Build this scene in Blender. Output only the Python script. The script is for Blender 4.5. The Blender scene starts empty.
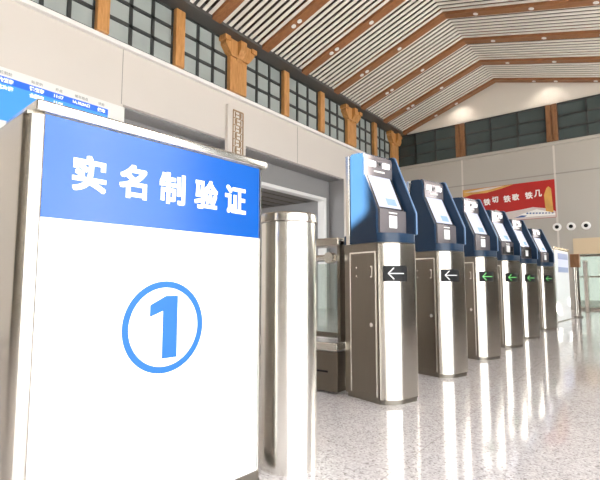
import bpy, bmesh, math, random
from mathutils import Vector, Matrix
random.seed(4)
SC = bpy.context.scene
COL = SC.collection
R = math.radians

# ------------------------------------------------------------------ materials
def new_mat(name):
    m = bpy.data.materials.new(name); m.use_nodes = True
    nt = m.node_tree
    return m, nt, nt.nodes['Principled BSDF']

def plain(name, col, rough=.5, metal=0., spec=.5, bump=0., scale=30., var=0., emit=None, es=0., coat=0.):
    m, nt, b = new_mat(name)
    b.inputs['Base Color'].default_value = (*col, 1)
    b.inputs['Roughness'].default_value = rough
    b.inputs['Metallic'].default_value = metal
    b.inputs['Specular IOR Level'].default_value = spec
    b.inputs['Coat Weight'].default_value = coat
    if emit:
        b.inputs['Emission Color'].default_value = (*emit, 1)
        b.inputs['Emission Strength'].default_value = es
    if var or bump:
        tc = nt.nodes.new('ShaderNodeTexCoord')
        n = nt.nodes.new('ShaderNodeTexNoise'); n.inputs['Scale'].default_value = scale
        n.inputs['Detail'].default_value = 4
        nt.links.new(tc.outputs['Object'], n.inputs['Vector'])
        if var:
            mx = nt.nodes.new('ShaderNodeMix'); mx.data_type = 'RGBA'
            mx.inputs['A'].default_value = (*[max(0, c*(1-var)) for c in col], 1)
            mx.inputs['B'].default_value = (*[min(1, c*(1+var)) for c in col], 1)
            nt.links.new(n.outputs['Fac'], mx.inputs['Factor'])
            nt.links.new(mx.outputs['Result'], b.inputs['Base Color'])
        if bump:
            bp = nt.nodes.new('ShaderNodeBump'); bp.inputs['Strength'].default_value = bump
            bp.inputs['Distance'].default_value = .01
            nt.links.new(n.outputs['Fac'], bp.inputs['Height'])
            nt.links.new(bp.outputs['Normal'], b.inputs['Normal'])
    return m

def brushed(name, col, rough, streak=(70, 70, .6), amt=.12):
    m, nt, b = new_mat(name)
    b.inputs['Metallic'].default_value = 1
    tc = nt.nodes.new('ShaderNodeTexCoord')
    mp = nt.nodes.new('ShaderNodeMapping'); mp.inputs['Scale'].default_value = streak
    n = nt.nodes.new('ShaderNodeTexNoise'); n.inputs['Scale'].default_value = 4; n.inputs['Detail'].default_value = 5
    nt.links.new(tc.outputs['Object'], mp.inputs['Vector']); nt.links.new(mp.outputs['Vector'], n.inputs['Vector'])
    mx = nt.nodes.new('ShaderNodeMix'); mx.data_type = 'RGBA'
    mx.inputs['A'].default_value = (*[c*(1-amt) for c in col], 1)
    mx.inputs['B'].default_value = (*[min(1, c*(1+amt)) for c in col], 1)
    nt.links.new(n.outputs['Fac'], mx.inputs['Factor']); nt.links.new(mx.outputs['Result'], b.inputs['Base Color'])
    mr = nt.nodes.new('ShaderNodeMapRange')
    mr.inputs['To Min'].default_value = rough*.8; mr.inputs['To Max'].default_value = rough*1.25
    nt.links.new(n.outputs['Fac'], mr.inputs['Value']); nt.links.new(mr.outputs['Result'], b.inputs['Roughness'])
    return m

def wood(name, dark, light, rough=.45, scale=(3, 3, .5)):
    m, nt, b = new_mat(name)
    tc = nt.nodes.new('ShaderNodeTexCoord')
    mp = nt.nodes.new('ShaderNodeMapping'); mp.inputs['Scale'].default_value = scale
    n = nt.nodes.new('ShaderNodeTexNoise'); n.inputs['Scale'].default_value = 5; n.inputs['Detail'].default_value = 6
    n.inputs['Distortion'].default_value = 1.2
    nt.links.new(tc.outputs['Object'], mp.inputs['Vector']); nt.links.new(mp.outputs['Vector'], n.inputs['Vector'])
    cr = nt.nodes.new('ShaderNodeValToRGB')
    cr.color_ramp.elements[0].position = .3; cr.color_ramp.elements[0].color = (*dark, 1)
    cr.color_ramp.elements[1].position = .7; cr.color_ramp.elements[1].color = (*light, 1)
    nt.links.new(n.outputs['Fac'], cr.inputs['Fac']); nt.links.new(cr.outputs['Color'], b.inputs['Base Color'])
    b.inputs['Roughness'].default_value = rough
    return m

def terrazzo(name):
    m, nt, b = new_mat(name)
    tc = nt.nodes.new('ShaderNodeTexCoord')
    v = nt.nodes.new('ShaderNodeTexVoronoi'); v.inputs['Scale'].default_value = 110
    nt.links.new(tc.outputs['Object'], v.inputs['Vector'])
    bw = nt.nodes.new('ShaderNodeRGBToBW'); nt.links.new(v.outputs['Color'], bw.inputs['Color'])
    cr = nt.nodes.new('ShaderNodeValToRGB'); e = cr.color_ramp.elements
    e[0].position = .15; e[0].color = (.38, .34, .33, 1)
    e[1].position = .8; e[1].color = (.78, .74, .73, 1)
    x = e.new(.32); x.color = (.60, .55, .545, 1)
    x = e.new(.62); x.color = (.68, .63, .625, 1)
    nt.links.new(bw.outputs['Val'], cr.inputs['Fac'])
    # thin tile joints
    br = nt.nodes.new('ShaderNodeTexBrick'); br.offset = 0
    br.inputs['Scale'].default_value = 1; br.inputs['Brick Width'].default_value = 1.0; br.inputs['Row Height'].default_value = 1.0
    br.inputs['Mortar Size'].default_value = .004
    br.inputs['Color1'].default_value = br.inputs['Color2'].default_value = (1, 1, 1, 1)
    br.inputs['Mortar'].default_value = (.8, .78, .77, 1)
    nt.links.new(tc.outputs['Object'], br.inputs['Vector'])
    mx = nt.nodes.new('ShaderNodeMix'); mx.data_type = 'RGBA'; mx.blend_type = 'MULTIPLY'; mx.inputs['Factor'].default_value = 1
    nt.links.new(cr.outputs['Color'], mx.inputs['A']); nt.links.new(br.outputs['Color'], mx.inputs['B'])
    nt.links.new(mx.outputs['Result'], b.inputs['Base Color'])
    b.inputs['Roughness'].default_value = .09
    b.inputs['Specular IOR Level'].default_value = .9
    b.inputs['Coat Weight'].default_value = .2; b.inputs['Coat Roughness'].default_value = .05
    return m

def glass(name, tint, alpha, rough=.05):
    m, nt, b = new_mat(name)
    out = nt.nodes['Material Output']
    tr = nt.nodes.new('ShaderNodeBsdfTransparent'); tr.inputs['Color'].default_value = (*tint, 1)
    gl = nt.nodes.new('ShaderNodeBsdfGlossy'); gl.inputs['Roughness'].default_value = rough
    gl.inputs['Color'].default_value = (1, 1, 1, 1)
    lw = nt.nodes.new('ShaderNodeFresnel'); lw.inputs['IOR'].default_value = 1.5
    ad = nt.nodes.new('ShaderNodeMath'); ad.operation = 'ADD'; ad.inputs[1].default_value = alpha; ad.use_clamp = True
    nt.links.new(lw.outputs['Fac'], ad.inputs[0])
    mix = nt.nodes.new('ShaderNodeMixShader')
    nt.links.new(ad.outputs[0], mix.inputs['Fac']); nt.links.new(tr.outputs[0], mix.inputs[1]); nt.links.new(gl.outputs[0], mix.inputs[2])
    nt.links.new(mix.outputs[0], out.inputs['Surface'])
    return m

M = {}
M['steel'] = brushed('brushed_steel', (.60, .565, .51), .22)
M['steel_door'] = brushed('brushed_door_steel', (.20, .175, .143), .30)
M['polished'] = brushed('polished_steel', (.82, .80, .75), .22, amt=.05)
M['bronze'] = brushed('steel_shadow_gap', (.20, .18, .15), .4)
M['blue_shell'] = plain('navy_shell', (.009, .027, .060), .32, spec=.3)
M['lit_edge'] = plain('lit_edge_blue', (.16, .27, .45), .35)
M['grey_panel'] = plain('mauve_grey_panel', (.24, .215, .225), .26, metal=.5)
M['black'] = plain('black_plastic', (.008, .008, .009), .5, spec=.2)
M['white_plastic'] = plain('white_plastic', (.85, .85, .85), .35)
M['screen'] = plain('lit_screen', (.1, .1, .12), .12, emit=(.82, .84, .96), es=1.05)
M['screen_icon'] = plain('lit_screen_icon', (.1, .1, .12), .12, emit=(.45, .74, .95), es=.8)
M['lamp_white'] = plain('camera_light', (.8, .8, .8), .3, emit=(1, 1, 1), es=.9)
M['arrow_white'] = plain('led_white', (.6, .6, .6), .4, emit=(.9, .9, .85), es=.4)
M['arrow_green'] = plain('led_green', (.1, .4, .1), .4, emit=(.25, 1., .25), es=.75)
M['sign_white'] = plain('gloss_white_sign', (.86, .87, .88), .25, coat=.4)
M['sign_blue'] = plain('gloss_blue_sign', (.003, .066, .30), .22, spec=.36)
M['sign_ring'] = plain('blue_print', (.020, .110, .32), .4, spec=.15)
M['wall_left'] = plain('stone_panels_lit', (.68, .63, .58), .55, var=.04, scale=.7)  # daylight on the left wall put into a lighter base colour
M['wall_back'] = plain('beige_panels_shaded', (.43, .40, .355), .5, var=.05, scale=.6)  # weaker light on the back wall put into a darker base colour
M['wall_end'] = plain('brown_wall', (.11, .095, .078), .6)
M['gable'] = plain('cream_gable', (.74, .69, .62), .6)
M['joint'] = plain('panel_joint', (.30, .28, .25), .6)
M['joint_light'] = plain('pale_joint', (.62, .58, .53), .6)
M['recess'] = plain('grey_recess', (.27, .265, .265), .5)
M['recess_dark'] = plain('grey_brown_soffit', (.17, .155, .14), .5)
M['white_trim'] = plain('white_trim', (.85, .84, .82), .4)
M['dark_soffit'] = plain('dark_soffit', (.085, .08, .075), .5)
M['ceil_dark'] = plain('ceiling_backing', (.05, .032, .02), .7)
M['slat'] = plain('white_slat', (.86, .82, .75), .45)
M['beam'] = wood('brown_beam', (.22, .085, .03), (.32, .14, .055), .45, (3, .6, 3))
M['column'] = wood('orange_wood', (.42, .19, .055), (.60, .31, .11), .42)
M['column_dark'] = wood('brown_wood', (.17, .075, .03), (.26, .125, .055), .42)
M['frame'] = plain('dark_window_frame', (.035, .04, .04), .45)
M['pane'] = plain('grey_window_glass', (.36, .40, .39), .12, var=.25, scale=1.2, spec=.6)
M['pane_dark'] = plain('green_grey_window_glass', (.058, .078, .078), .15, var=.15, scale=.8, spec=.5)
M['floor'] = terrazzo('polished_terrazzo')
M['lattice'] = plain('brown_fretwork', (.40, .27, .16), .5)
M['red'] = plain('banner_red', (.40, .010, .006), .5, var=.35, scale=1.3)
M['gold'] = plain('banner_gold', (.62, .34, .08), .5, var=.4, scale=3.)
M['pale_print'] = plain('banner_pale_print', (.66, .58, .54), .5, var=.15, scale=3.)
M['train_blue'] = plain('banner_blue_print', (.06, .12, .30), .5)
M['white_print'] = plain('white_print', (.88, .86, .82), .5)
M['led_blue'] = plain('board_blue', (.02, .15, .5), .3, emit=(.10, .38, .95), es=.75)
M['led_blue_deep'] = plain('board_deep_blue', (.02, .08, .4), .3, emit=(.03, .17, .72), es=.75)
M['led_white'] = plain('board_white', (.8, .8, .8), .4, emit=(.95, 1, 1), es=.75)
M['led_text'] = plain('board_grey_text', (.35, .36, .36), .5)
M['clear'] = glass('clear_barrier_glass', (.80, .86, .83), .06)
M['door_glass'] = glass('pale_door_glass', (.32, .34, .31), .10)
M['tan'] = plain('tan_light_patch', (.66, .52, .34), .5)  # warm light on the wall, put into the colour
M['sign_greyblue'] = plain('grey_blue_print', (.20, .25, .42), .4)
M['downlight'] = plain('downlight_glow', (1, 1, 1), .4, emit=(1., .93, .8), es=7)
M['outside'] = plain('pale_forecourt', (.5, .485, .46), .8)

# ------------------------------------------------------------------ mesh builder
class MB:
    def __init__(s): s.bm = bmesh.new()
    def box(s, x0, x1, y0, y1, z0, z1, bev=0., seg=2):
        t = bmesh.new()
        bmesh.ops.create_cube(t, size=1)
        for v in t.verts:
            v.co = Vector(((x0+x1)/2+v.co.x*(x1-x0), (y0+y1)/2+v.co.y*(y1-y0), (z0+z1)/2+v.co.z*(z1-z0)))
        if bev: bmesh.ops.bevel(t, geom=t.edges[:], offset=bev, segments=seg, affect='EDGES', profile=.5)
        s.join(t); return s
    def join(s, t, mat=None):
        if mat is not None: bmesh.ops.transform(t, matrix=mat, verts=t.verts)
        me = bpy.data.meshes.new('tmp'); t.to_mesh(me); t.free(); s.bm.from_mesh(me); bpy.data.meshes.remove(me)
    def prism(s, pts, axis, a, b, bev=0.):
        """polygon pts in the two other axes, extruded along axis from a to b"""
        t = bmesh.new()
        def P(p, w):
            if axis == 'x': return (w, p[0], p[1])
            if axis == 'y': return (p[0], w, p[1])
            return (p[0], p[1], w)
        va = [t.verts.new(P(p, a)) for p in pts]; vb = [t.verts.new(P(p, b)) for p in pts]
        t.faces.new(va); t.faces.new(vb[::-1])
        n = len(pts)
        for i in range(n): t.faces.new((va[i], vb[i], vb[(i+1) % n], va[(i+1) % n]))
        bmesh.ops.recalc_face_normals(t, faces=t.faces[:])
        if bev: bmesh.ops.bevel(t, geom=t.edges[:], offset=bev, segments=2, affect='EDGES')
        s.join(t); return s
    def cyl(s, p0, p1, r, n=20, r2=None):
        p0 = Vector(p0); p1 = Vector(p1); d = p1-p0
        t = bmesh.new()
        bmesh.ops.create_cone(t, cap_ends=True, segments=n, radius1=r, radius2=r if r2 is None else r2, depth=d.length)
        s.join(t, Matrix.Translation((p0+p1)/2) @ d.to_track_quat('Z', 'Y').to_matrix().to_4x4()); return s
    def lathe(s, prof, n=48, c=(0, 0, 0)):
        t = bmesh.new(); rings = []
        for r, z in prof:
            rings.append([t.verts.new((c[0]+r*math.cos(2*math.pi*i/n), c[1]+r*math.sin(2*math.pi*i/n), c[2]+z)) for i in range(n)])
        for a, b in zip(rings, rings[1:]):
            for i in range(n): t.faces.new((a[i], a[(i+1) % n], b[(i+1) % n], b[i]))
        t.faces.new(rings[0][::-1]); t.faces.new(rings[-1])
        s.join(t); return s
    def ring(s, cx, cz, ro, ri, y0, y1, n=64):
        """flat ring standing in the xz plane"""
        t = bmesh.new(); L = []
        for r, y in ((ro, y0), (ri, y0), (ri, y1), (ro, y1)):
            L.append([t.verts.new((cx+r*math.cos(2*math.pi*i/n), y, cz+r*math.sin(2*math.pi*i/n))) for i in range(n)])
        for k in range(4):
            a, b = L[k], L[(k+1) % 4]
            for i in range(n): t.faces.new((a[i], a[(i+1) % n], b[(i+1) % n], b[i]))
        bmesh.ops.recalc_face_normals(t, faces=t.faces[:])
        s.join(t); return s
    def text(s, body, size, x, y, z, bold=0., depth=.002, align='CENTER', sx=1., to=None, grow=0.):
        """raised lettering in the xz plane, facing -y"""
        cu = bpy.data.curves.new('t', 'FONT'); cu.body = body; cu.size = size; cu.extrude = depth; cu.offset = bold
        cu.align_x = align; cu.align_y = 'CENTER'; cu.resolution_u = 4
        o = bpy.data.objects.new('t', cu); COL.objects.link(o)
        dg = bpy.context.evaluated_depsgraph_get(); dg.update()
        me = bpy.data.meshes.new_from_object(o.evaluated_get(dg))
        t = bmesh.new(); t.from_mesh(me)
        if len(t.verts):
            xs = [v.co.x for v in t.verts]; ys = [v.co.y for v in t.verts]
            cx = (min(xs)+max(xs))/2 if align == 'CENTER' else min(xs)
            cy = (min(ys)+max(ys))/2
            kx = kz = 1.
            if to: kx = to[0]/(max(xs)-min(xs)); kz = to[1]/(max(ys)-min(ys))
            for v in t.verts: v.co = Vector((x+(v.co.x-cx)*sx*kx, y-v.co.z, z+(v.co.y-cy)*kz))
        if grow:
            for k, (gx, gz) in enumerate(((-1, -1), (0, -1), (1, -1), (-1, 0), (1, 0), (-1, 1), (0, 1), (1, 1))):
                c = t.copy(); bmesh.ops.translate(c, verts=c.verts, vec=(grow*gx, -.00002*(k+1), grow*gz)); s.join(c)
        s.join(t)
        bpy.data.objects.remove(o); bpy.data.curves.remove(cu); bpy.data.meshes.remove(me)
        return s
    def build(s, name, mat, parent=None, smooth=False, loc=None, rotz=0.):
        me = bpy.data.meshes.new(name)
        bmesh.ops.recalc_face_normals(s.bm, faces=s.bm.faces[:]) if smooth == 'fix' else None
        s.bm.to_mesh(me); s.bm.free()
        me.materials.append(mat)
        if smooth: me.polygons.foreach_set('use_smooth', [True]*len(me.polygons)); me.set_sharp_from_angle(angle=R(35))
        o = bpy.data.objects.new(name, me); COL.objects.link(o)
        if parent: o.parent = parent
        if loc: o.location = loc
        o.rotation_euler.z = rotz
        return o

def tag(o, label, cat, group=None):
    o['label'] = label; o['category'] = cat
    if group: o['group'] = group
    return o
def empty(name, loc, rotz=0.):
    o = bpy.data.objects.new(name, None); COL.objects.link(o)
    o.location = loc; o.rotation_euler.z = rotz; o.empty_display_size = .1
    return o
def struct(o): o['kind'] = 'structure'; return o
def copy_tree(o, parent=None):
    c = o.copy(); COL.objects.link(c); c.parent = parent
    for ch in list(o.children): copy_tree(ch, c)
    return c
def arc(cx, cy, r, a0, a1, n=8):
    return [(cx+r*math.cos(R(a0+(a1-a0)*i/n)), cy+r*math.sin(R(a0+(a1-a0)*i/n))) for i in range(n+1)]

# ------------------------------------------------------------------ dimensions of the hall
XB = 16.9       # back wall
XF = -6.0       # wall behind the photographer
YL = 8.0        # left wall
YR = -3.0       # glazed front on the right
RIDGE_Y, RIDGE_Z = 4.0, 8.15
EAVE_Y, EAVE_Z = 7.55, 6.93
SR = .28
def roof_z(y): return RIDGE_Z-(RIDGE_Z-EAVE_Z)/(EAVE_Y-RIDGE_Y)*(y-RIDGE_Y) if y > RIDGE_Y else RIDGE_Z-SR*(RIDGE_Y-y)
R_Z = roof_z(YR)

struct(MB().box(XF, XB+.3, YR-.3, 12.2, -.2, 0).build('floor', M['floor']))

# ceiling: backing board with white slats laid along the slope
def roof_strip(mb, x0, x1, d0, d1):
    """strip between x0..x1 from d0 to d1 below the roof surface, both slopes"""
    for ya, yb in ((EAVE_Y, RIDGE_Y), (RIDGE_Y, YR)):
        za, zb = roof_z(ya), roof_z(yb)
        mb.prism([(ya, za-d1), (yb, zb-d1), (yb, zb-d0), (ya, za-d0)], 'x', x0, x1)
mb = MB(); roof_strip(mb, XF, XB, -.4, -.16)
ceil = struct(mb.build('ceiling', M['ceil_dark']))
BX = [16.62-1.67*k for k in range(14)]
mb = MB()
for k, bx in enumerate(BX):
    if bx < XF+1.8: continue
    n = 8; w = (1.67-.26)/n
    for i in range(n):
        a = bx-.13-(i+1)*w+.02
        roof_strip(mb, a+.044, a+w-.044, -.01, .012)
mb.build('slats', M['slat'], ceil)
for k, bx in enumerate(BX):
    mb = MB(); roof_strip(mb, bx-.13, bx+.13, -.16, .08)
    struct(mb.build('trim_%d' % (k+1), M['beam']))

# left wall -----------------------------------------------------------------
PX0, PX1, PZ = 4.64, 12.77, 4.36          # wide portal
PB = 8.6                                  # back of the portal recess
wl = MB()
wl.box(XF, PX0, YL, YL+.5, 0, 5.5); wl.box(PX1, XB, YL, YL+1.0, 0, 5.5); wl.box(PX0, PX1, YL, YL+.6, PZ, 5.5)
wl.box(XF, XB, YL+.05, YL+.5, 5.5, 7.3)
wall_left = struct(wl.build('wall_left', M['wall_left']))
mb = MB(); mb.box(XF, XB, YL-.10, YL+.12, 5.47, 5.56, .01)
struct(mb.build('trim_21', M['white_trim']))
mb = MB(); mb.box(XF, XB, EAVE_Y-.02, YL+.3, 6.86, 7.5)
struct(mb.build('trim_22', M['dark_soffit']))
# recess of the portal: bulkhead with a white framed opening
mb = MB(); mb.box(PX0, PX1, PB, PB+.2, 3.72, PZ); mb.box(12.5, PX1, PB, PB+.2, 0, 3.72); mb.box(PX1-.02, PX1, YL+.02, PB, 0, PZ)
mb.box(PX0, PX1-.02, YL+.1, PB, PZ-.03, PZ-.001)
struct(mb.build('wall_portal', M['recess']))
mb = MB(); mb.box(PX0, 12.5, PB-.06, PB+.22, 3.62, 3.72, .008); mb.box(12.38, 12.5, PB-.06, PB+.22, 0, 3.62, .008)
struct(mb.build('trim_23', M['white_trim']))
mb = MB(); mb.box(PX0, 12.6, PB+.22, 12, 3.66, 3.8)
struct(mb.build('ceiling_passage', M['recess_dark']))
mb = MB()
for k in range(6): mb.box(PX0, 12.4, PB+.7+k*.5, PB+.74+k*.5, 3.64, 3.665)
mb.build('ceiling_joint', M['bronze'], bpy.data.objects['ceiling_passage'])
mb = MB(); mb.box(PX0, 12.6, 12, 12.2, 0, 3.8); mb.box(12.5, 12.6, PB+.2, 12, 0, 3.7)
struct(mb.build('wall_passage', M['recess']))
# horizontal joint and short seam lines of the stone panels
mb = MB()
for x in (-1, 2.2, 4.6, 10.2, 14.4): mb.box(x, x+.012, YL-.004, YL+.004, 4.36, 5.47)
mb.build('panel_joint', M['joint'], wall_left)

# carved pier standing in front of the portal
pier = MB().box(7.36, 7.98, YL-.08, YL+.02, 0, 5.24, .008).build('trim_24', M['wall_left']); struct(pier)
mb = MB()
fx0, fx1 = 7.52, 7.86; z0 = 3.86; y0, y1 = YL-.105, YL-.075
for k in range(7):
    za = z0+k*.18; zb = za+.18
    mb.box(fx0, fx1, y0, y1, za-.008, za+.008)
    xm = fx0+.11 if k % 2 else fx1-.11
    mb.box(xm-.008, xm+.008, y0, y1, za, zb)
    mb.box(fx0+.07, fx1-.07, y0, y1, za+.084, za+.096)
    mb.box(fx0+.07, fx0+.082, y0, y1, za+.03, zb-.03); mb.box(fx1-.082, fx1-.07, y0, y1, za+.03, zb-.03)
mb.box(fx0-.008, fx0+.008, y0, y1, z0, z0+1.26); mb.box(fx1-.012, fx1+.012, y0, y1, z0, z0+1.26); mb.box(fx0, fx1, y0, y1, z0+1.25, z0+1.28)
mb.build('fretwork', M['lattice'], pier)

# clerestory bays of the left wall with timber columns between them
def window(name, axis, a0, a1, face, z0, z1, nv, nh, glassmat, fr=.035):
    mb = MB()
    def bar(p0, p1, q0, q1):
        if axis == 'x': mb.box(p0, p1, face-.03, face+.05, q0, q1)
        else: mb.box(face-.03, face+.05, p0, p1, q0, q1)
    for i in range(nv+1):
        p = a0+(a1-a0)*i/nv; bar(p-fr, p+fr, z0, z1)
    for j in range(nh+1):
        q = z0+(z1-z0)*j/nh; bar(a0, a1, q-fr, q+fr)
    o = struct(mb.build(name, M['frame']))
    pm = MB()
    if axis == 'x': pm.box(a0, a1, face, face+.02, z0, z1)
    else: pm.box(face, face+.02, a0, a1, z0, z1)
    pm.build('pane', glassmat, o)
    return o
cols = [(-2.9, 1), (-1.2, 0), (.6, 0), (2.3, 1), (4.1, 0), (5.85, 0), (7.62, 1), (9.52, 0), (11.3, 0), (13.07, 1), (14.78, 0), (16.45, 1)]
tn = 25
for cx, wide in cols:
    w = .29 if wide else .12
    mb = MB(); mb.box(cx-w, cx+w, YL-.16, YL+.06, 5.56, 6.86, .015)
    if wide:
        # stepped bracket at the head of the column
        mb.prism([(cx-w, 6.42), (cx-w-.20, 6.66), (cx-w-.20, 6.84), (cx+w+.20, 6.84), (cx+w+.20, 6.66), (cx+w, 6.42)], 'y', YL-.22, YL-.02)
        mb.prism([(YL-.16, 6.36), (YL-.34, 6.62), (YL-.34, 6.84), (YL-.1, 6.84), (YL-.1, 6.36)], 'x', cx-.1, cx+.1)
        mb.box(cx-w-.26, cx-w-.08, YL-.26, YL, 6.74, 6.855); mb.box(cx+w+.08, cx+w+.26, YL-.26, YL, 6.74, 6.855)
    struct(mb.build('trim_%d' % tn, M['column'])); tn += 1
for i, ((c0, w0), (c1, w1)) in enumerate(zip(cols, cols[1:])):
    window('window_%d' % (i+1), 'x', c0+(.29 if w0 else .12), c1-(.29 if w1 else .12), YL-.02, 5.56, 6.86, 3 if c1 > 6 else 3, 3, M['pane'])

# back wall -----------------------------------------------------------------
DY0, DY1, DZ = -2.4, 1.92, 1.75      # glazed opening on the right
wb = MB()
wb.box(XB, XB+.3, DY1, YL, 0, 5.5); wb.box(XB, XB+.3, YR, DY1, DZ, 5.5); wb.box(XB, XB+.3, YR, DY0, 0, DZ)
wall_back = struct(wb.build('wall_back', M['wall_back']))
mb = MB()
mb.box(XB-.012, XB+.01, YR, YL, 4.46, 4.50)
mb.build('panel_joint', M['joint'], wall_back)
mb = MB()
for y in (5.36, 2.31, -.7): mb.box(XB-.012, XB+.01, y-.03, y+.03, 2.0, 5.45)
mb.build('panel_seam', M['joint_light'], wall_back)
mb = MB(); mb.box(XB-.08, XB+.1, YR, YL, 5.46, 5.57, .01)
struct(mb.build('trim_50', M['wall_back']))
mb = MB(); mb.prism([(-.68, 6.84), (YL, 6.84), (YL, 6.95), (EAVE_Y, EAVE_Z+.15), (RIDGE_Y, RIDGE_Z+.15), (-.68, 6.99)], 'x', XB, XB+.25)
struct(mb.build('wall_gable', M['gable']))
mb = MB(); mb.box(XB+.06, XB+.3, -.68, YL, 5.5, 6.84); mb.prism([(YR, 5.5), (-.68, 5.5), (-.68, 6.98), (YR, R_Z+.14)], 'x', XB, XB+.3); struct(mb.build('wall_clerestory', M['dark_soffit']))
bc = [5.36, 2.31, -.5]
for y in bc:
    mb = MB(); mb.box(XB-.14, XB+.06, y-.17, y-.03, 5.57, 6.84, .012); mb.box(XB-.14, XB+.06, y+.03, y+.17, 5.57, 6.84, .012); mb.box(XB-.1, XB+.05, y-.04, y+.04, 5.57, 6.84)
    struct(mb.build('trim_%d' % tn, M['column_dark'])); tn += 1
ed = [8.0]+[v for y in bc for v in (y+.17, y-.17)]
for i in range(0, len(ed)-1, 2):
    window('window_%d' % (20+i//2), 'y', ed[i+1], ed[i], XB-.02, 5.57, 6.84, 3, 3, M['pane_dark'], .03)

# glazed doors in the back wall
mb = MB()
ys = [DY0, DY0+.06, -1.35, -.3, .72, DY1-.06, DY1]
for y in (DY0+.03, -1.35, -.3, .75, DY1-.03): mb.box(XB+.1, XB+.18, y-.03, y+.03, 0, DZ)
mb.box(XB+.1, XB+.18, DY0, DY1, DZ-.06, DZ); mb.box(XB+.1, XB+.18, DY0, DY1, 0, .08); mb.box(XB+.1, XB+.18, DY0, DY1, 1.02, 1.07)
d1 = struct(mb.build('door_1', M['steel']))
MB().box(XB+.13, XB+.15, DY0, DY1, 0, DZ).build('pane', M['door_glass'], d1)
struct(MB().box(XB+.3, XB+9, YR-4, 5, -.2, -.005).build('ground', M['outside']))
struct(MB().box(XB-.02, XB, -2.9, 1.9, DZ+.02, 2.28).build('trim_51', M['tan']))  # thin sheet added to paint a warm patch of light

# end wall behind the photographer, with an added opening for the kiosk's sun patch, and the glazed finned front on the right
wf = MB()
wf.box(XF-.15, XF, YR, YL, 0, 4.62); wf.box(XF-.15, XF, -1.20, YL, 4.62, 6.12); wf.box(XF-.15, XF, YR, -1.55, 4.62, 6.12); wf.box(XF-.15, XF, -1.55, -1.20, 5.42, 6.12)
wf.prism([(-1.55, 4.60), (-1.20, 4.60), (-1.20, 4.66), (-1.55, 4.83)], 'x', XF-.15, XF)  # slanted sill added to shape the lower edge of the sun patch
wf.prism([(RIDGE_Y, 6.12), (YL, 6.12), (YL, 7.0), (EAVE_Y, EAVE_Z+.2), (RIDGE_Y, RIDGE_Z+.2)], 'x', XF-.15, XF)
wf.prism([(YR, 6.12), (RIDGE_Y, 6.12), (RIDGE_Y, RIDGE_Z+.2), (YR, R_Z+.2)], 'x', XF-.15, XF)
struct(wf.build('wall_front', M['wall_end']))
wr = MB()
wr.box(XF, XB, YR-.3, YR, 5.6, R_Z+.2)
for x0, x1, z1 in ((-6, -4.2, 5.6), (3.9, 8.2, 5.6), (8.2, XB, 2.6)): wr.box(x0, x1, YR-.3, YR, 0, z1)  # solid bays, out of view, added to darken reflections in the kiosks
wall_right = struct(wr.build('wall_right', M['wall_end']))
mb = MB()
x = -4.2
while x < XB:
    if not 3.9 < x < 8.2: mb.box(x-.03, x+.03, YR-.55, YR-.31, 0, 5.6); mb.box(x-.03, x+.03, YR-.31, YR-.02, 2.6 if x > 8 else 0, 5.6)
    x += 1.36
mb.build('sun_block_fin', M['white_trim'], wall_right)  # unseen fins added to keep the grazing sun out
mb = MB()
for z in (2.6, 4.2): mb.box(-4.2, 3.9, YR-.16, YR-.10, z-.03, z+.03)
mb.box(8.2, XB, YR-.16, YR-.10, 4.17, 4.23)
mb.build('transom', M['frame'], wall_right)
struct(MB().box(-14, XB+9, -30, YR-.3, -.2, -.01).build('ground_forecourt', M['outside']))

# ------------------------------------------------------------------ downlights on the beams (built facing down)
proto = empty('downlight', (0, 0, 0))
MB().lathe([(.05, -.012), (.06, -.012), (.06, .02), (.05, .02)], 20).build('trim_ring', M['white_trim'], proto)
MB().lathe([(.0505, -.008), (.0505, .004)], 20).build('lens', M['downlight'], proto)
first = True
for k in range(8):
    for y in ((6.6, 6.42, 5.35, 3.2, 1.9, .6) if k else (6.2, 5.4, 2.75, 2.1, 1.0)):
        o = proto if first else copy_tree(proto)
        first = False
        o.location = (BX[k], y, roof_z(y)-.082)
        o.rotation_euler = (math.atan(.33) if y > RIDGE_Y else -0, 0, 0)
        if y > RIDGE_Y: o.rotation_euler = (-math.atan((RIDGE_Z-EAVE_Z)/(EAVE_Y-RIDGE_Y)), 0, 0)
        else: o.rotation_euler = (math.atan(SR), 0, 0)
        tag(o, 'small round glowing downlight set in a brown ceiling beam', 'downlight', 'ceiling downlights')

# ------------------------------------------------------------------ numbered sign
SR_ = R(-3.57)
sign = empty('information_sign', (.581, 1.478, 0), SR_)
tag(sign, 'large white sign with blue header and circled number 1, in steel frame', 'sign')
W = .968
# frame body: rounded steel posts and sides
body = MB()
foot = arc(-.004, .045, .045, 180, 270, 6)+[(.02, .0), (.02, .02)]
body.prism([(.016, .0)]+arc(.005, .05, .042, 270, 180, 6)+[(-.037, .27)]+[(.0, .295), (.016, .295)], 'z', .02, 1.405)
body.prism([(W-.02, .0), (W-.02, .295), (W-.012, .295), (W-.004, .27), (W-.004, .01), (W-.012, 0)], 'z', .02, 1.405)
body.box(.016, W-.02, .03, .295, .02, 1.405)
body.build('frame', M['steel'], sign, True)
cap = MB()
cap.box(-.012, W+.025, -.006, .305, 1.414, 1.452, .009, 3)
cap.build('cap', M['polished'], sign, True)
MB().box(-.03, W-.006, .02, .29, 1.404, 1.415).build('shadow_gap', M['bronze'], sign)
MB().box(-.03, W-.004, .005, .29, 0, .05, .004).build('plinth', M['bronze'], sign)
pan = MB().box(.018, W-.022, .008, .03, .05, 1.410).build('panel', M['sign_white'], sign)
MB().box(.018, W-.022, .0055, .0081, 1.082, 1.410).build('header_band', M['sign_blue'], pan)
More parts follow.
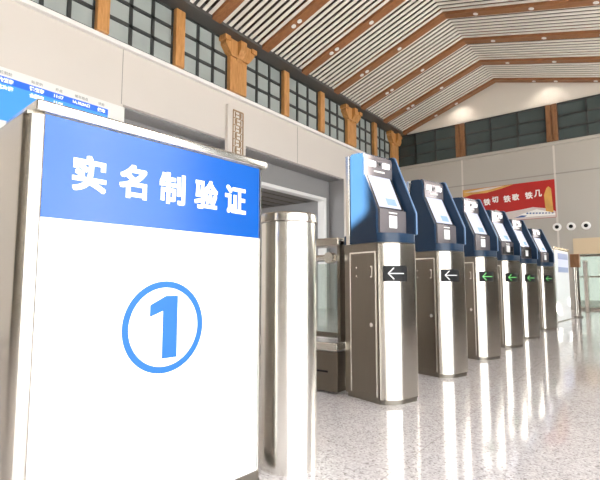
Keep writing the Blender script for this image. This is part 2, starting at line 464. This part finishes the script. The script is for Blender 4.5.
for ch, x0, x1 in (('实', .106, .221), ('名', .267, .375), ('制', .426, .542), ('验', .586, .705), ('证', .744, .865)):
    MB().text(ch, .13, (x0+x1)/2, .0055, 1.2425, depth=.001, to=(x1-x0-.009, .116), grow=.0036).build('character', M['white_plastic'], pan)
mb = MB(); mb.ring(.468, .712, .171, .147, .006, .0081)
mb.build('number_ring', M['sign_ring'], pan)
mb = MB(); mb.prism([(.458, .595), (.521, .595), (.521, .828), (.470, .828), (.404, .795), (.404, .752), (.458, .772)], 'y', .006, .0081)
mb.build('number', M['sign_ring'], pan)

# ------------------------------------------------------------------ round-ended gate post beside the sign
post = empty('gate_post', (1.763, 1.437, 0))
tag(post, 'mirror-polished steel cylinder post right beside the number 1 sign', 'post')
MB().lathe([(.139, .0), (.139, 1.17)], 64).build('shaft', M['polished'], post, True)
MB().lathe([(.142, 1.172), (.146, 1.176), (.146, 1.208), (.144, 1.214), (.139, 1.218)], 64).build('cap', M['steel'], post, True)

# ------------------------------------------------------------------ verification kiosks
KD = .45; KW = .345
KX = [0, 1.16, 2.36, 3.55, 4.75, 6.35]
def foot_poly(ins=0.):
    c = (.173+ins*.3, .2+ins*.3)
    p = [(ins, KD-ins), (ins, .112+ins)]
    p += arc(c[0], c[1], .2-ins*.5, 210, 268, 10)
    p += [(.22, -.001+ins)]
    p += arc(KW-.05-ins*.6, .05+ins*.6, .05, 275, 360, 8)
    p += [(KW-ins, KD-ins)]
    return p
def make_kiosk():
    k = empty('ticket_kiosk', (0, 0, 0))
    # steel cabinet
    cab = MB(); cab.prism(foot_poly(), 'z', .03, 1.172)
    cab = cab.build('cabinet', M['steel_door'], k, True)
    pl = MB(); pl.prism(foot_poly(.012), 'z', 0, .03); pl.build('plinth', M['bronze'], k)
    # bright curved front plate
    f = MB()
    pts = arc(.173, .2, .2025, 212, 268, 12)+[(.22, -.003)]+arc(KW-.05, .05, .0525, 275, 330, 6)
    back = [(x+(.006 if i < 8 else 0), y+.006) for i, (x, y) in enumerate(pts)][::-1]
    f.prism(pts+back, 'z', .035, 1.165)
    f.build('front_plate', M['steel'], k, True)
    # door in the side facing the lane: raised frame strips, lock, bracket marks
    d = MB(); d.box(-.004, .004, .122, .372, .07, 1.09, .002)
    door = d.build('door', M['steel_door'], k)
    s = MB()
    for y in (.116, .382): s.box(-.006, .004, y-.006, y+.006, .05, 1.11)
    s.box(-.006, .004, .116, .382, 1.098, 1.11)
    s.build('door_frame', M['polished'], k)
    l = MB(); l.cyl((-.012, .158, .565), (-.004, .158, .565), .016, 20)
    l.build('lock', M['polished'], door, True)
    for z in (.925, .99): MB().box(-.008, -.003, .306, .318, z-.006, z+.006).build('screw_head', M['polished'], door)
    b = MB(); b.prism([(.165, .915), (.145, .915), (.145, 1.0), (.165, 1.0), (.165, .99), (.153, .99), (.153, .925), (.165, .925)], 'x', -.008, -.003)
    b.build('pull_handle', M['polished'], door)
    # blue shell: base block, near side, far cheek, top and back
    sh = MB()
    sh.prism(foot_poly(-.001), 'z', 1.176, 1.245)
    sh.prism([(.375, 1.24), (.105, 1.24), (.105, 1.43), (.235, 1.72), (.235, 1.84), (.25, 1.88), (.275, 1.892), (.36, 1.898), (.375, 1.885)], 'x', 0, .022)
    sh.box(.02, KW-.02, .355, .374, 1.24, 1.885)
    sh.box(.02, KW-.02, .25, .36, 1.872, 1.893)
    shell = sh.build('shell', M['blue_shell'], k)
    ck = MB()
    ck.prism([(.375, 1.24), (.004, 1.24), (.004, 1.408), (.205, 1.885), (.225, 1.897), (.365, 1.9), (.375, 1.888)], 'x', KW-.022, KW)
    ck.build('side_wing', M['blue_shell'], k)
    e = MB()
    e.prism([(-.003, 1.246), (.0042, 1.246), (.0042, 1.408), (.208, 1.888), (.226, 1.8975), (.365, 1.901), (.365, 1.905), (.223, 1.902), (.203, 1.893), (-.003, 1.411)], 'x', KW-.009, KW+.001)
    e.build('wing_lit_edge', M['lit_edge'], k)  # paler strip paints the light caught on the rim
    # back corner strip of the cabinet
    c = MB(); c.box(-.003, .02,   .39, .43, 1.172, 1.895, .003); c.box(KW-.02, KW, .39, .43, 1.172, 1.895, .003); c.box(.02, KW-.02, .40, .43, 1.172, 1.895)
    c.build('rear_post', M['steel'], k)
    # grey face: camera head, sloping screen bezel, reader console
    g = MB()
    x0, x1 = .022, KW-.022
    g.prism([(.36, 1.25), (.088, 1.25), (.088, 1.432), (.108, 1.44), (.222, 1.70), (.222, 1.85), (.232, 1.878), (.25, 1.89), (.36, 1.89)], 'x', x0, x1)
    face = g.build('face_panel', M['grey_panel'], k)
    # screen on the slope
    sl = Vector((0, .222-.108, 1.70-1.44)); L = sl.length; sl.normalize(); nrm = Vector((0, -sl.z, sl.y))
    org = Vector((0, .108, 1.44))
    def slope_box(name, xa, xb, s0, s1, t0, t1, mat, par):
        mb = MB(); t = bmesh.new(); bmesh.ops.create_cube(t, size=1)
        for v in t.verts:
            s_ = s0 if v.co.y < 0 else s1; q = t0 if v.co.z < 0 else t1
            p = org+sl*s_+nrm*q; v.co = Vector((xa if v.co.x < 0 else xb, p.y, p.z))
        bmesh.ops.recalc_face_normals(t, faces=t.faces[:]); mb.join(t); return mb.build(name, mat, par)
    bz = slope_box('screen_bezel', x0+.012, x1-.01, .002, L+.012, -.002, .006, M['black'], k)
    scr = slope_box('screen', x0+.015, x1-.036, .005, L+.009, .004, .009, M['screen'], k)
    slope_box('icon', x0+.12, x1-.075, .03, .09, .0085, .0095, M['screen_icon'], scr)
    # camera head
    for xa, xb in ((.045, .13), (.205, .29)): MB().box(xa, xb, .214, .224, 1.787, 1.833, .006).build('fill_light', M['lamp_white'], k)
    ln = MB(); ln.cyl((.165, .212, 1.812), (.165, .224, 1.812), .022, 24); lens = ln.build('camera', M['grey_panel'], k, True)
    MB().cyl((.165, .209, 1.812), (.165, .213, 1.812), .012, 20).build('lens', M['black'], lens, True)
    tx = MB()
    for i in range(7): tx.box(.11+i*.018, .122+i*.018, .2195, .2235, 1.748, 1.76)
    tx.build('caption', M['white_print'], k)
    # reader console
    rd = MB(); rd.box(.125, .21, .080, .09, 1.29, 1.385, .004); rd.build('card_reader', M['white_plastic'], k)
    tx = MB()
    for i in range(6): tx.box(.125+i*.016, .137+i*.016, .0855, .0885, 1.402, 1.411)
    tx.build('caption', M['white_print'], k)
    st = MB(); st.box(.255, .30, -.0, .03, 1.085, 1.14); 
    # arrow display on the curved front
    ar = MB(); ar.prism(arc(.173, .2, .214, 222, 276, 12)+arc(.173, .2, .197, 276, 222, 12), 'z', .885, 1.0); disp = ar.build('arrow_display', M['black'], k)
    def arrow(mat, name):
        a = MB(); h = .0032
        def seg(p, q):
            p = Vector(p); q = Vector(q); d = (q-p).normalized()*h; n = Vector((-d.y, d.x)); 
            a.prism([tuple(p-d+n), tuple(q+d+n), tuple(q+d-n), tuple(p-d-n)], 'y', -.0225, -.0195)
        seg((.045, .9425), (.17, .9425)); seg((.045, .9425), (.085, .982)); seg((.045, .9425), (.085, .903))
        bmesh.ops.subdivide_edges(a.bm, edges=[e for e in a.bm.edges if abs(e.verts[0].co.x-e.verts[1].co.x) > .05], cuts=8)
        for v in a.bm.verts:        # follow the curve of the display
            th = R(249)+(v.co.x-.1075)/.214; r = .2155 if v.co.y < -.021 else .213
            v.co.x = .173+r*math.cos(th); v.co.y = .2+r*math.sin(th)
        return a.build(name, mat, disp)
    arrow(M['arrow_white'], 'arrow')
    return k
klabels = [
    'nearest navy and steel ticket kiosk, next to the polished steel cylinder post',
    'second navy and steel kiosk from the cylinder post, white arrow on its front',
    'third ticket kiosk from the cylinder post, nearest one with a green arrow',
    'fourth ticket kiosk from the cylinder post, dark cluttered console below its screen',
    'fifth ticket kiosk from the cylinder post, black card console and green arrow',
    'farthest of the navy ticket kiosks, standing last before the distant white sign']
kp = make_kiosk()
kios = [kp]+[copy_tree(kp) for i in range(5)]
for i, k in enumerate(kios):
    k.location = (2.955+KX[i], 1.49, 0); k.rotation_euler.z = R(-15)
    tag(k, klabels[i], 'kiosk', 'row of ticket kiosks')
    for c in k.children:
        if c.name.startswith('arrow_display') and i >= 2:
            for a in c.children:
                me = a.data.copy(); me.materials[0] = M['arrow_green']; a.data = me
        if c.name.startswith('card_reader') and i == 3:
            mb = MB()
            mb.box(.035, .295, .082, .089, 1.262, 1.30); mb.box(.035, .075, .080, .089, 1.30, 1.36); mb.box(.25, .295, .080, .089, 1.31, 1.37)
            mb.build('console_clutter', M['black'], k)
            mb = MB(); mb.box(.03, .3, .083, .0895, 1.255, 1.415); mb.box(.03, .3, .075, .089, 1.41, 1.44)
        if c.name.startswith('card_reader') and i == 4:
            MB().box(.03, .3, .084, .0885, 1.258, 1.425).build('console_plate', M['black'], k)

# ------------------------------------------------------------------ gate barrier behind the nearest kiosk
g = empty('gate_barrier', (3.02, 1.97, 0), 0)
tag(g, 'low steel gate barrier with glass panel behind the nearest kiosk', 'gate')
b = MB(); b.box(0, .2, .0, 1.0, .02, .33, .004); b.build('base_box', M['steel_door'], g)
MB().box(-.01, .21, .0, 1.0, .335, .40, .008).build('ledge', M['polished'], g)
MB().box(-.004, .003, .09, .36, .165, .18).build('slot', M['black'], g)
MB().box(.05, .15, .0, .03, .40, 1.22, .006).build('post', M['steel_door'], g)
MB().box(.05, .15, .86, .92, .40, 1.22, .006).build('post', M['steel_door'], g)
MB().box(.02, .18, .0, .98, 1.17, 1.24, .012).build('top_rail', M['steel'], g)
t = MB(); t.cyl((.03, .03, 1.075), (.03, .9, 1.075), .028, 16); t.cyl((-.01, .075, 1.075), (.06, .075, 1.075), .045, 20)
t.build('tube_rail', M['polished'], g, True)
MB().box(.09, .10, .06, .86, .47, 1.03).build('panel', M['clear'], g)
MB().box(.085, .105, .06, .86, .43, .47).build('panel_clamp', M['bronze'], g)

# ------------------------------------------------------------------ distant sign, post and glass barrier
fs = empty('information_sign', (11.3, 1.655, 0), R(-5))
tag(fs, 'small distant white sign with grey-blue header, past the last kiosk', 'sign')
MB().box(0, 1.3, 0, .3, 0, 1.62, .01).build('frame', M['steel'], fs)
MB().box(-.02, 1.34, -.02, .32, 1.62, 1.67, .01).build('cap', M['polished'], fs)
p2 = MB().box(.06, 1.27, -.012, .002, .02, 1.60).build('panel', M['sign_white'], fs)
mb = MB(); mb.box(.3, 1.2, -.016, -.011, 1.40, 1.54); mb.box(.3, 1.2, -.016, -.011, 1.10, 1.22); mb.build('header_band', M['sign_greyblue'], p2)
MB().box(.3, 1.2, -.015, -.011, 1.22, 1.40).build('header_center', M['led_blue_deep'], p2) if False else None
mb = MB(); mb.box(.3, 1.2, -.0155, -.011, 1.22, 1.40); mb.build('header_field', plain('pale_lilac_print', (.55, .58, .75), .4), p2)

bp = empty('barrier_post', (13.3, 1.47, 0))
tag(bp, 'slim steel post with a dark brown box on top, beside the distant sign', 'post')
MB().cyl((0, 0, 0), (0, 0, 1.25), .07, 20).build('pole', M['steel'], bp, True)
MB().box(-.13, .13, -.1, .1, 1.25, 1.58, .008).build('control_box', M['column_dark'], bp)
MB().cyl((0, 0, 0), (0, 0, .03), .11, 20).build('base_plate', M['bronze'], bp)

gb = empty('glass_barrier', (15.4, 1.47, 0), R(-8))
tag(gb, 'glass security barrier with steel posts and handrail near the back wall', 'barrier')
MB().box(0, .14, -.05, .05, 0, 1.50, .01).build('gate_housing', M['steel'], gb)
for xx, yy in ((0.35, -.32), (.35, -.72), (.35, -1.12), (.35, -1.52)):
    MB().cyl((xx, yy, 0), (xx, yy, 1.12), .03, 14).build('post', M['polished'], gb, True)
MB().cyl((.35, -.30, 1.14), (.35, -1.54, 1.14), .03, 14).build('handrail', M['polished'], gb, True)
MB().box(.345, .355, -1.5, -.34, .12, 1.05).build('panel', M['clear'], gb)

# ------------------------------------------------------------------ red banner on the back wall
ban = empty('banner', (XB-.035, 0, 0), 0)
tag(ban, 'red banner with white brush characters high on the back wall', 'banner')
def yz_box(mb, ya, yb, za, zb, t0=-.002, t1=.02): return mb.box(t0, t1, min(ya, yb), max(ya, yb), za, zb)
BL, BR_, BB, BT = 5.35, 2.33, 3.02, 4.30
cloth = yz_box(MB(), BL, BR_, BB, BT).build('cloth', M['red'], ban)
def yz_poly(pts, t0, name, mat):
    return MB().prism(pts, 'x', t0, 0).build(name, mat, cloth)
yz_poly([(5.34, 4.29), (5.34, 4.02), (5.0, 4.10), (4.5, 4.10), (4.0, 4.19), (3.6, 4.29)], -.006, 'brush_stroke', M['gold'])
yz_poly([(5.3, 4.2), (4.9, 4.17), (4.4, 4.2), (3.9, 4.285), (4.5, 4.28)], -.008, 'brush_highlight', M['pale_print'])
yz_poly([(2.40, 3.15), (2.62, 3.15), (2.66, 3.80), (2.58, 4.02), (2.52, 4.08), (2.44, 4.0)], -.006, 'gold_tower', M['gold'])
yz_poly([(5.34, 3.03), (5.34, 3.25), (4.6, 3.32), (4.2, 3.45), (3.95, 3.32), (3.5, 3.36), (3.0, 3.42), (2.6, 3.34), (2.34, 3.22), (2.34, 3.03)], -.005, 'landscape', M['pale_print'])
yz_poly([(3.6, 3.10), (3.35, 3.22), (2.9, 3.34), (2.35, 3.16), (2.35, 3.10)], -.007, 'train_body', M['white_print'])
mb = MB()
for i in range(9):
    y = 3.22-i*.095; mb.prism([(y, 3.20-i*.006), (y-.06, 3.20-i*.006), (y-.06, 3.25-i*.008), (y, 3.25-i*.008)], 'x', -.009, 0)
mb.prism([(3.62, 3.10), (3.38, 3.17), (3.2, 3.15), (3.3, 3.1)], 'x', -.009, 0)
mb.build('train_windows', M['train_blue'], cloth)
yz_poly([(4.2, 3.1), (4.05, 3.16), (3.85, 3.14), (3.8, 3.06), (4.1, 3.05)], -.007, 'red_leaves', M['red'])
for ch, y, z, sz in (('铁', 4.50, 3.76, .24), ('切', 4.22, 3.82, .22), ('铁', 3.82, 3.80, .24), ('歌', 3.54, 3.83, .23), ('铁', 3.12, 3.84, .24), ('几', 2.84, 3.88, .24)):
    tm = MB(); tm.text(ch, sz, -y, 0, z, depth=.004, to=(sz*.92, sz*.94), grow=.007)
    lt = tm.build('character', M['white_print'], cloth)
    lt.rotation_euler.z = R(-90); lt.location = (-.006, 0, 0)

# three round air nozzles on the back wall
nz = empty('air_nozzle', (0, 0, 0))
t = MB(); t.lathe([(.075, .0), (.13, .0), (.13, .03), (.10, .055), (.07, .05)], 28); ring = t.build('flange', M['white_trim'], nz, True)
t = MB(); t.lathe([(.06, .02), (.06, .056)], 24); t.build('throat', M['black'], nz, True)
for i, (y, z) in enumerate(((2.327, 2.69), (1.928, 2.68), (1.514, 2.675))):
    o = nz if i == 0 else copy_tree(nz)
    o.location = (XB, y, z); o.rotation_euler = (0, R(-90), 0)
    tag(o, ['round white air nozzle on the back wall, nearest the red banner', 'middle one of the three round white air nozzles on the back wall',
            'round white air nozzle on the back wall, farthest from the red banner'][i], 'vent', 'air nozzles on the back wall')

# ------------------------------------------------------------------ information board in front of the left wall
bd = empty('display_board', (2.2, YL-.14, 0))
tag(bd, 'wide blue and white departure board high behind the number 1 sign', 'display board')
BW = 2.42
MB().box(-3.2, 2.40, .0, .139, 3.27, 4.25, .006).build('housing', M['white_trim'], bd)
sc = MB().box(-3.1, 2.06, -.006, .002, 3.40, 4.10).build('screen', M['led_blue'], bd)
MB().box(-3.1, 2.06, -.009, -.004, 3.99, 4.10).build('row_band', M['led_blue_deep'], sc)
for x, s1, s2, s3 in ((-1.6, '车次', 'G7038', 'G1962'), (-.7, '始发站', '南京南', '上海虹'), (.36, '终到站', '杭州东', '北京南'), (.82, '始发站', '徐州东', '合肥南'), (1.17, '开点', '11:17', '11:25'), (1.56, '候车地点', '1A,1B,2A口', '3A,3B'), (1.93, '状态', '候车', '候车')):
    MB().text(s1, .06, x, -.001, 4.165, bold=.001, depth=.001).build('heading', M['led_text'], bd)
    MB().text(s2, .075 if len(s2) < 8 else .066, x, -.009, 4.045, bold=.003, depth=.001).build('row_text', M['led_white'], sc)
    if x < 1.3: MB().text(s3, .075, x, -.006, 3.93, bold=.003, depth=.001).build('row_text', M['led_white'], sc)

# ------------------------------------------------------------------ light
w = bpy.data.worlds.new('World'); SC.world = w; w.use_nodes = True
bg = w.node_tree.nodes['Background']; bg.inputs['Color'].default_value = (.93, .97, 1., 1); bg.inputs['Strength'].default_value = 9.0
sun = bpy.data.lights.new('sun', 'SUN'); sun.energy = 95; sun.angle = R(.53); sun.color = (1, .95, .86)
so = bpy.data.objects.new('sun', sun); COL.objects.link(so)
so.rotation_euler = Vector((-.85, -.30, .32)).to_track_quat('Z', 'Y').to_euler()
def spot(name, loc, target, e, size, col=(1, .93, .82)):
    l = bpy.data.lights.new(name, 'SPOT'); l.energy = e; l.spot_size = R(size); l.spot_blend = .8; l.color = col; l.shadow_soft_size = .05
    o = bpy.data.objects.new(name, l); COL.objects.link(o); o.location = loc
    o.rotation_euler = (Vector(loc)-Vector(target)).to_track_quat('Z', 'Y').to_euler()
spot('wall_washer', (16.4, 5.3, 7.5), (16.9, 5.3, 6.9), 16, 120)
spot('wall_washer', (16.4, 2.4, 7.45), (16.9, 2.4, 6.9), 16, 120)

# ------------------------------------------------------------------ camera
f = 450.; p = math.atan(42/f); yaw = R(37.755)
cf = Vector((math.cos(yaw)*math.cos(p), math.sin(yaw)*math.cos(p), math.sin(p)))
cam = bpy.data.cameras.new('camera'); cam.sensor_width = 36; cam.lens = f/600*36; cam.clip_end = 200
co = bpy.data.objects.new('camera', cam); COL.objects.link(co)
co.location = (0, 0, .88); co.rotation_euler = cf.to_track_quat('-Z', 'Y').to_euler()
SC.camera = co
vs = SC.view_settings
SC.display_settings.display_device = 'sRGB'
vs.view_transform = 'Standard'; vs.look = 'None'; vs.gamma = 1; vs.use_curve_mapping = False; vs.exposure = -.08
SC.cycles.max_bounces = 10; SC.cycles.diffuse_bounces = 5
SC.cycles.use_denoising = True
SC.cycles.sample_clamp_indirect = 8
